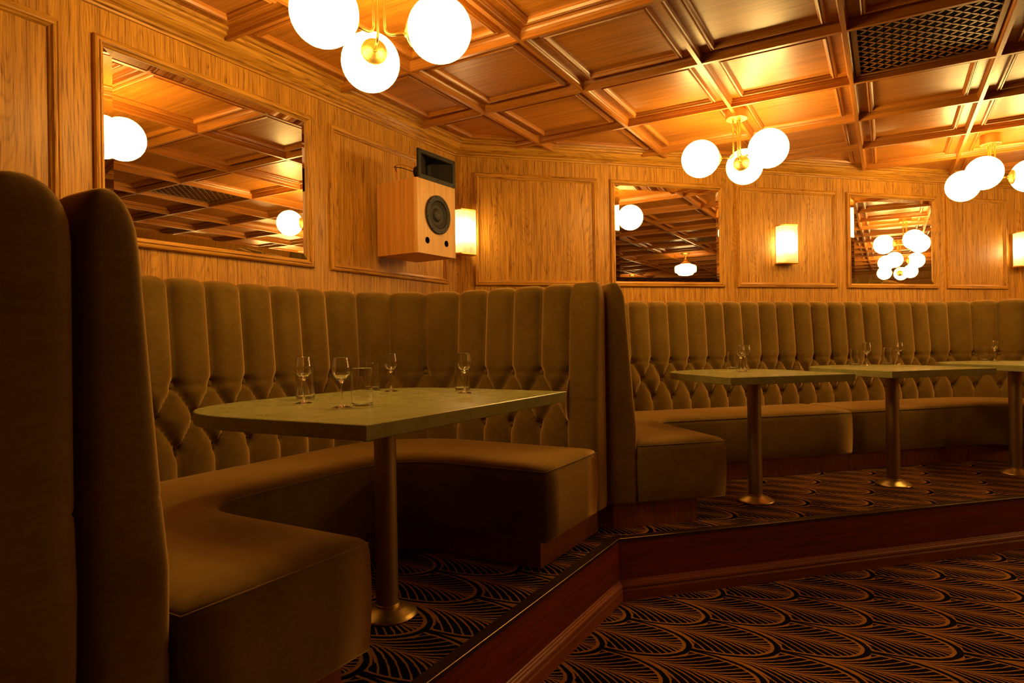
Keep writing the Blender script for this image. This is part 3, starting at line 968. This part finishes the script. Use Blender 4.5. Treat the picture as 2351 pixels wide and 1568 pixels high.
for i, (x, y, a, lb) in enumerate(pend):
    o = P0 if i == 0 else dup(P0)
    o.location = (x, y, 0); o.rotation_euler = (0, 0, math.radians(a)); o['label'] = lb

def school(x, y, label):
    t = thing('drum_ceiling_lamp', label, 'ceiling light', (x, y, 0), 0, 'drum-shaped opal ceiling lamps')
    mb = MB(); mb.lathe([(.0005, 2.25), (.052, 2.25), (.055, 2.262), (.070, 2.285), (.070, 2.292)], 36, cap=False); mb.lathe([(.018, 2.26), (.012, 2.2), (.024, 2.185), (.030, 2.16), (.075, 2.135), (.080, 2.115), (.07, 2.11)], 32, cap=False); mb.build('fitter', M['brass'], t)
    mb = MB(); mb.lathe([(.0005, 1.935), (.060, 1.935), (.105, 1.945), (.122, 1.965), (.127, 1.975), (.155, 1.985), (.165, 2.0), (.165, 2.07), (.152, 2.088), (.10, 2.105), (.07, 2.118)], 40, cap=False)
    mb.build('glass_shade', M['school'], t); return t
school(4.0, 3.4, 'drum-shaped opal glass lamp in the middle of the room, seen only in a mirror')
school(6.6, 1.6, 'added unseen drum-shaped lamp, lights the far right side of the room')  # extra lamp added only to light the room side

# ------------------------------------------------------------------ wall sconces
def sconce(loc, rotz, label):
    """local frame: +y out of wall, x along wall, origin at wall, bottom centre at z0"""
    t = thing('wall_sconce', label, 'wall light', loc, rotz, 'ribbed glass wall sconces')
    H = .300; w, d = .080, .098; ch = .030
    foot = [(-w, 0), (w, 0), (w, d-ch*.0), (-w, d-ch*.0)]
    foot = [(w, .004), (w, d-.028), (w-.022, d), (-w+.022, d), (-w, d-.028), (-w, .004)]
    mb = MB(); mb.prism([(-w+.012, 0), (w-.012, 0), (w-.012, .006), (-w+.012, .006)][::1], .004, H-.004); mb.build('back_plate', M['brass'], t)
    for z0, z1 in ((0, .009), (H-.009, H)):
        mb = MB(); mb.prism(foot, z0, z1); bevel(mb.build('end_plate', M['brass'], t), .001, 1)
    # ribbed shade: vertical glass rods side by side along the footprint
    mb = MB(); fi = miter(foot, .006); P = Path(fi[0:]) ; L = P.L[-1]; n = 44
    vs = []; prof = []
    for i in range(n*4+1):
        s_ = L*i/(n*4); x, y, dx, dy = P.frame(s_); h = .0036*abs(math.sin(PI*i/4)); nx, ny = -dy, dx
        prof.append((x-nx*h, y-ny*h))
    m = len(prof)
    mb.add([(x, y, .009) for x, y in prof]+[(x, y, H-.009) for x, y in prof], [(i, i+1, m+i+1, m+i) for i in range(m-1)], 0, True)
    mb.build('ribbed_glass_shade', M['ribbed'], t)
    mb = MB(); mb.lathe([(.0005, .108), (.010, .110), (.019, .120), (.023, .135), (.023, .178), (.019, .192), (.010, .202), (.0005, .204)], 24, Matrix.Translation((0, .050, 0)), cap=False)
    mb.build('bulb', M['bulb'], t)
    mb = MB(); mb.lathe([(.013, .009), (.013, .108)], 16, Matrix.Translation((0, .050, 0))); mb.build('lamp_holder', M['brass'], t)
    return t
x, y = tn2(3.355, D2)
sconce((x, y, 1.500), math.atan2(-R2, R2)-PI/2, 'ribbed glass wall sconce centred on an oak panel between the two back mirrors')
bis = math.radians(-22.5)
sconce((XL+.062*math.cos(bis), YC+.062*math.sin(bis), 1.512), bis-PI/2, 'ribbed glass corner sconce partly hidden behind the speaker')
b3 = math.radians(-67.5)
sconce((XR0+.062*math.cos(b3), Y3+.062*math.sin(b3), 1.505), b3-PI/2, 'ribbed glass corner sconce cut by the right edge of the photo')

# ------------------------------------------------------------------ loudspeaker
def speaker():
    fl_, fr_ = Vector((-2.190, 2.762)), Vector((-2.180, 3.100)); br_, bl_ = Vector((-2.485, 3.085)), Vector((-2.485, 2.742))
    d = (fr_-fl_); Wd = .338; ux = d.normalized(); uy = Vector((ux.y, -ux.x))    # uy points out of the front
    dep = .297; z0, z1 = 1.420, 1.829
    c = fl_+ux*Wd/2
    t = thing('wall_speaker', 'plywood loudspeaker box with black horn on top, fixed high on the left wall', 'loudspeaker', (c.x, c.y, z0), math.atan2(ux.y, ux.x))
    # local: x along front, -y... local +x = ux, local +y = (-ux.y, ux.x) = -uy
    h = Wd/2; H = z1-z0
    mb = MB(); th = .018
    mb.box(-h, h, th, dep, 0, H); 
    cab = mb.build('cabinet', M['ply_side'], t); bevel(cab, .0015, 1)
    # front baffle with holes: build as disc-hole polygons via boolean-free grid
    def plate_with_holes(holes, nseg=36):
        bm = bmesh.new()
        pts = [(-h, 0), (h, 0), (h, H), (-h, H)]
        vs = [bm.verts.new((x, 0, z)) for x, z in pts]
        es = [bm.edges.new((vs[i], vs[(i+1) % 4])) for i in range(4)]
        for cx, cz, r in holes:
            cv = [bm.verts.new((cx+r*math.cos(2*PI*k/nseg), 0, cz+r*math.sin(2*PI*k/nseg))) for k in range(nseg)]
            es += [bm.edges.new((cv[k], cv[(k+1) % nseg])) for k in range(nseg)]
        bmesh.ops.triangle_fill(bm, use_beauty=True, edges=es, normal=(0, -1, 0))
        ret = bmesh.ops.extrude_face_region(bm, geom=bm.faces[:])
        bmesh.ops.translate(bm, verts=[g for g in ret['geom'] if isinstance(g, bmesh.types.BMVert)], vec=(0, th, 0))
        bmesh.ops.recalc_face_normals(bm, faces=bm.faces[:])
        me = bpy.data.meshes.new('front_baffle'); bm.to_mesh(me); bm.free()
        me.materials.append(M['ply']); o = bpy.data.objects.new('front_baffle', me); COL.objects.link(o); o.parent = t
        return o
    ports = [(-.088, .075, .0185), (.082, .075, .0185)]
    plate_with_holes([(.005, .228, .100)]+ports)
    for cx, cz, r in ports:
        T = Matrix.Translation((cx, 0, cz)) @ Matrix.Rotation(-PI/2, 4, 'X')
        mb = MB(); mb.lathe([(r, -.0005), (r-.002, .002), (r-.002, .016), (.0005, .0165)], 28, T, cap=False); mb.build('bass_port', M['black'], t)
    T = Matrix.Translation((.005, 0, .228)) @ Matrix.Rotation(PI/2, 4, 'X')   # local z -> -y (outward)
    mb = MB(); mb.lathe([(.100, -.006), (.1085, .0), (.109, .008), (.104, .011), (.094, .011), (.092, .008), (.088, .010), (.084, .008), (.081, .011), (.077, .007), (.074, .004), (.055, -.004), (.040, -.0075), (.036, -.004), (.026, .003), (.010, .0065), (.0005, .007)], 56, T, cap=False)
    w_ = mb.build('woofer', M['black_soft'], t)
    mb = MB()
    for k in range(8):
        a = 2*PI*k/8+.2; mb.lathe([(.0033, .0108), (.0033, .0128), (.0005, .013)], 10, T @ Matrix.Translation((.099*math.cos(a), .099*math.sin(a), 0)), cap=False)
    mb.build('screws', M['black'], w_)
    # horn
    hw, hh = .166, .079; zc = H+hh+.0005
    T = Matrix.Translation((0.003, 0, zc)) @ Matrix.Rotation(PI/2, 4, 'X')
    mb = MB()
    mo = []
    def rr(wx, wz, y): return [T @ Vector((a*wx, b*wz, y)) for a, b in ((-1, -1), (1, -1), (1, 1), (-1, 1))]
    lv = [(hw, hh, -.006), (hw, hh, .006), (hw-.024, hh-.022, .006), (hw-.030, hh-.026, .002), (.062, .046, -.034), (.024, .040, -.060), (.011, .034, -.085), (.009, .030, -.100)]
    vs = []; 
    for a in lv: vs += rr(*a)
    fs = [(k*4+i, k*4+(i+1) % 4, k*4+4+(i+1) % 4, k*4+4+i) for k in range(len(lv)-1) for i in range(4)]
    fs.append(tuple(range((len(lv)-1)*4, len(lv)*4)))
    mb.add(vs, fs)
    # outer shell behind the flange
    lv = [(hw-.03, hh-.02, -.006), (.080, .050, -.035), (.040, .040, -.065), (.028, .034, -.090), (.028, .034, -.108)]
    vs = []
    for a in lv: vs += rr(*a)
    fs = [(k*4+i, k*4+(i+1) % 4, k*4+4+(i+1) % 4, k*4+4+i) for k in range(len(lv)-1) for i in range(4)]+[(0, 1, 2, 3)[::-1], (16, 17, 18, 19)]
    mb.add(vs, fs[:-2]+[fs[-1]])
    mb.lathe([(.0005, -.145), (.034, -.145), (.037, -.142), (.037, -.104), (.0005, -.102)], 28, T, cap=False)
    hn = mb.build('horn', M['black'], t)
    mb = MB()
    for a, b in ((-.155, -.068), (0, -.068), (.155, -.068), (-.155, .068), (0, .068), (.155, .068)):
        mb.lathe([(.0045, .0055), (.0045, .0078), (.0005, .008)], 10, T @ Matrix.Translation((a, b, 0)), cap=False)
    mb.build('screws', M['black_soft'], hn)
    for nm, mt, P in (('wire', M['black'], [(-.01, .146, zc+.0), (-.10, .17, zc+.01), (-.17, .16, zc-.005), (-.205, .12, zc-.015), (-.21, .11, zc-.045)]),
                      ('wire', M['wire_orange'], [(-.01, .146, zc+.02), (-.09, .17, zc+.03), (-.15, .16, zc+.012), (-.20, .13, zc-.02), (-.20, .12, zc-.05), (-.19, .12, H+.001)])):
        mb = MB(); pts = []
        Q = [Vector(p) for p in P]
        for i in range(len(Q)-1):
            for k in range(5):
                q = k/5; p0, p1, p2, p3 = Q[max(i-1, 0)], Q[i], Q[i+1], Q[min(i+2, len(Q)-1)]
                pts.append(.5*((2*p1)+(-p0+p2)*q+(2*p0-5*p1+4*p2-p3)*q*q+(-p0+3*p1-3*p2+p3)*q**3))
        pts.append(Q[-1]); mb.tube(pts, .0022, 8); mb.build(nm, mt, t)
    mb = MB(); mb.box(-.06, .06, dep-.001, dep+.044, .10, .30); mb.build('wall_bracket', M['black'], t)
speaker()
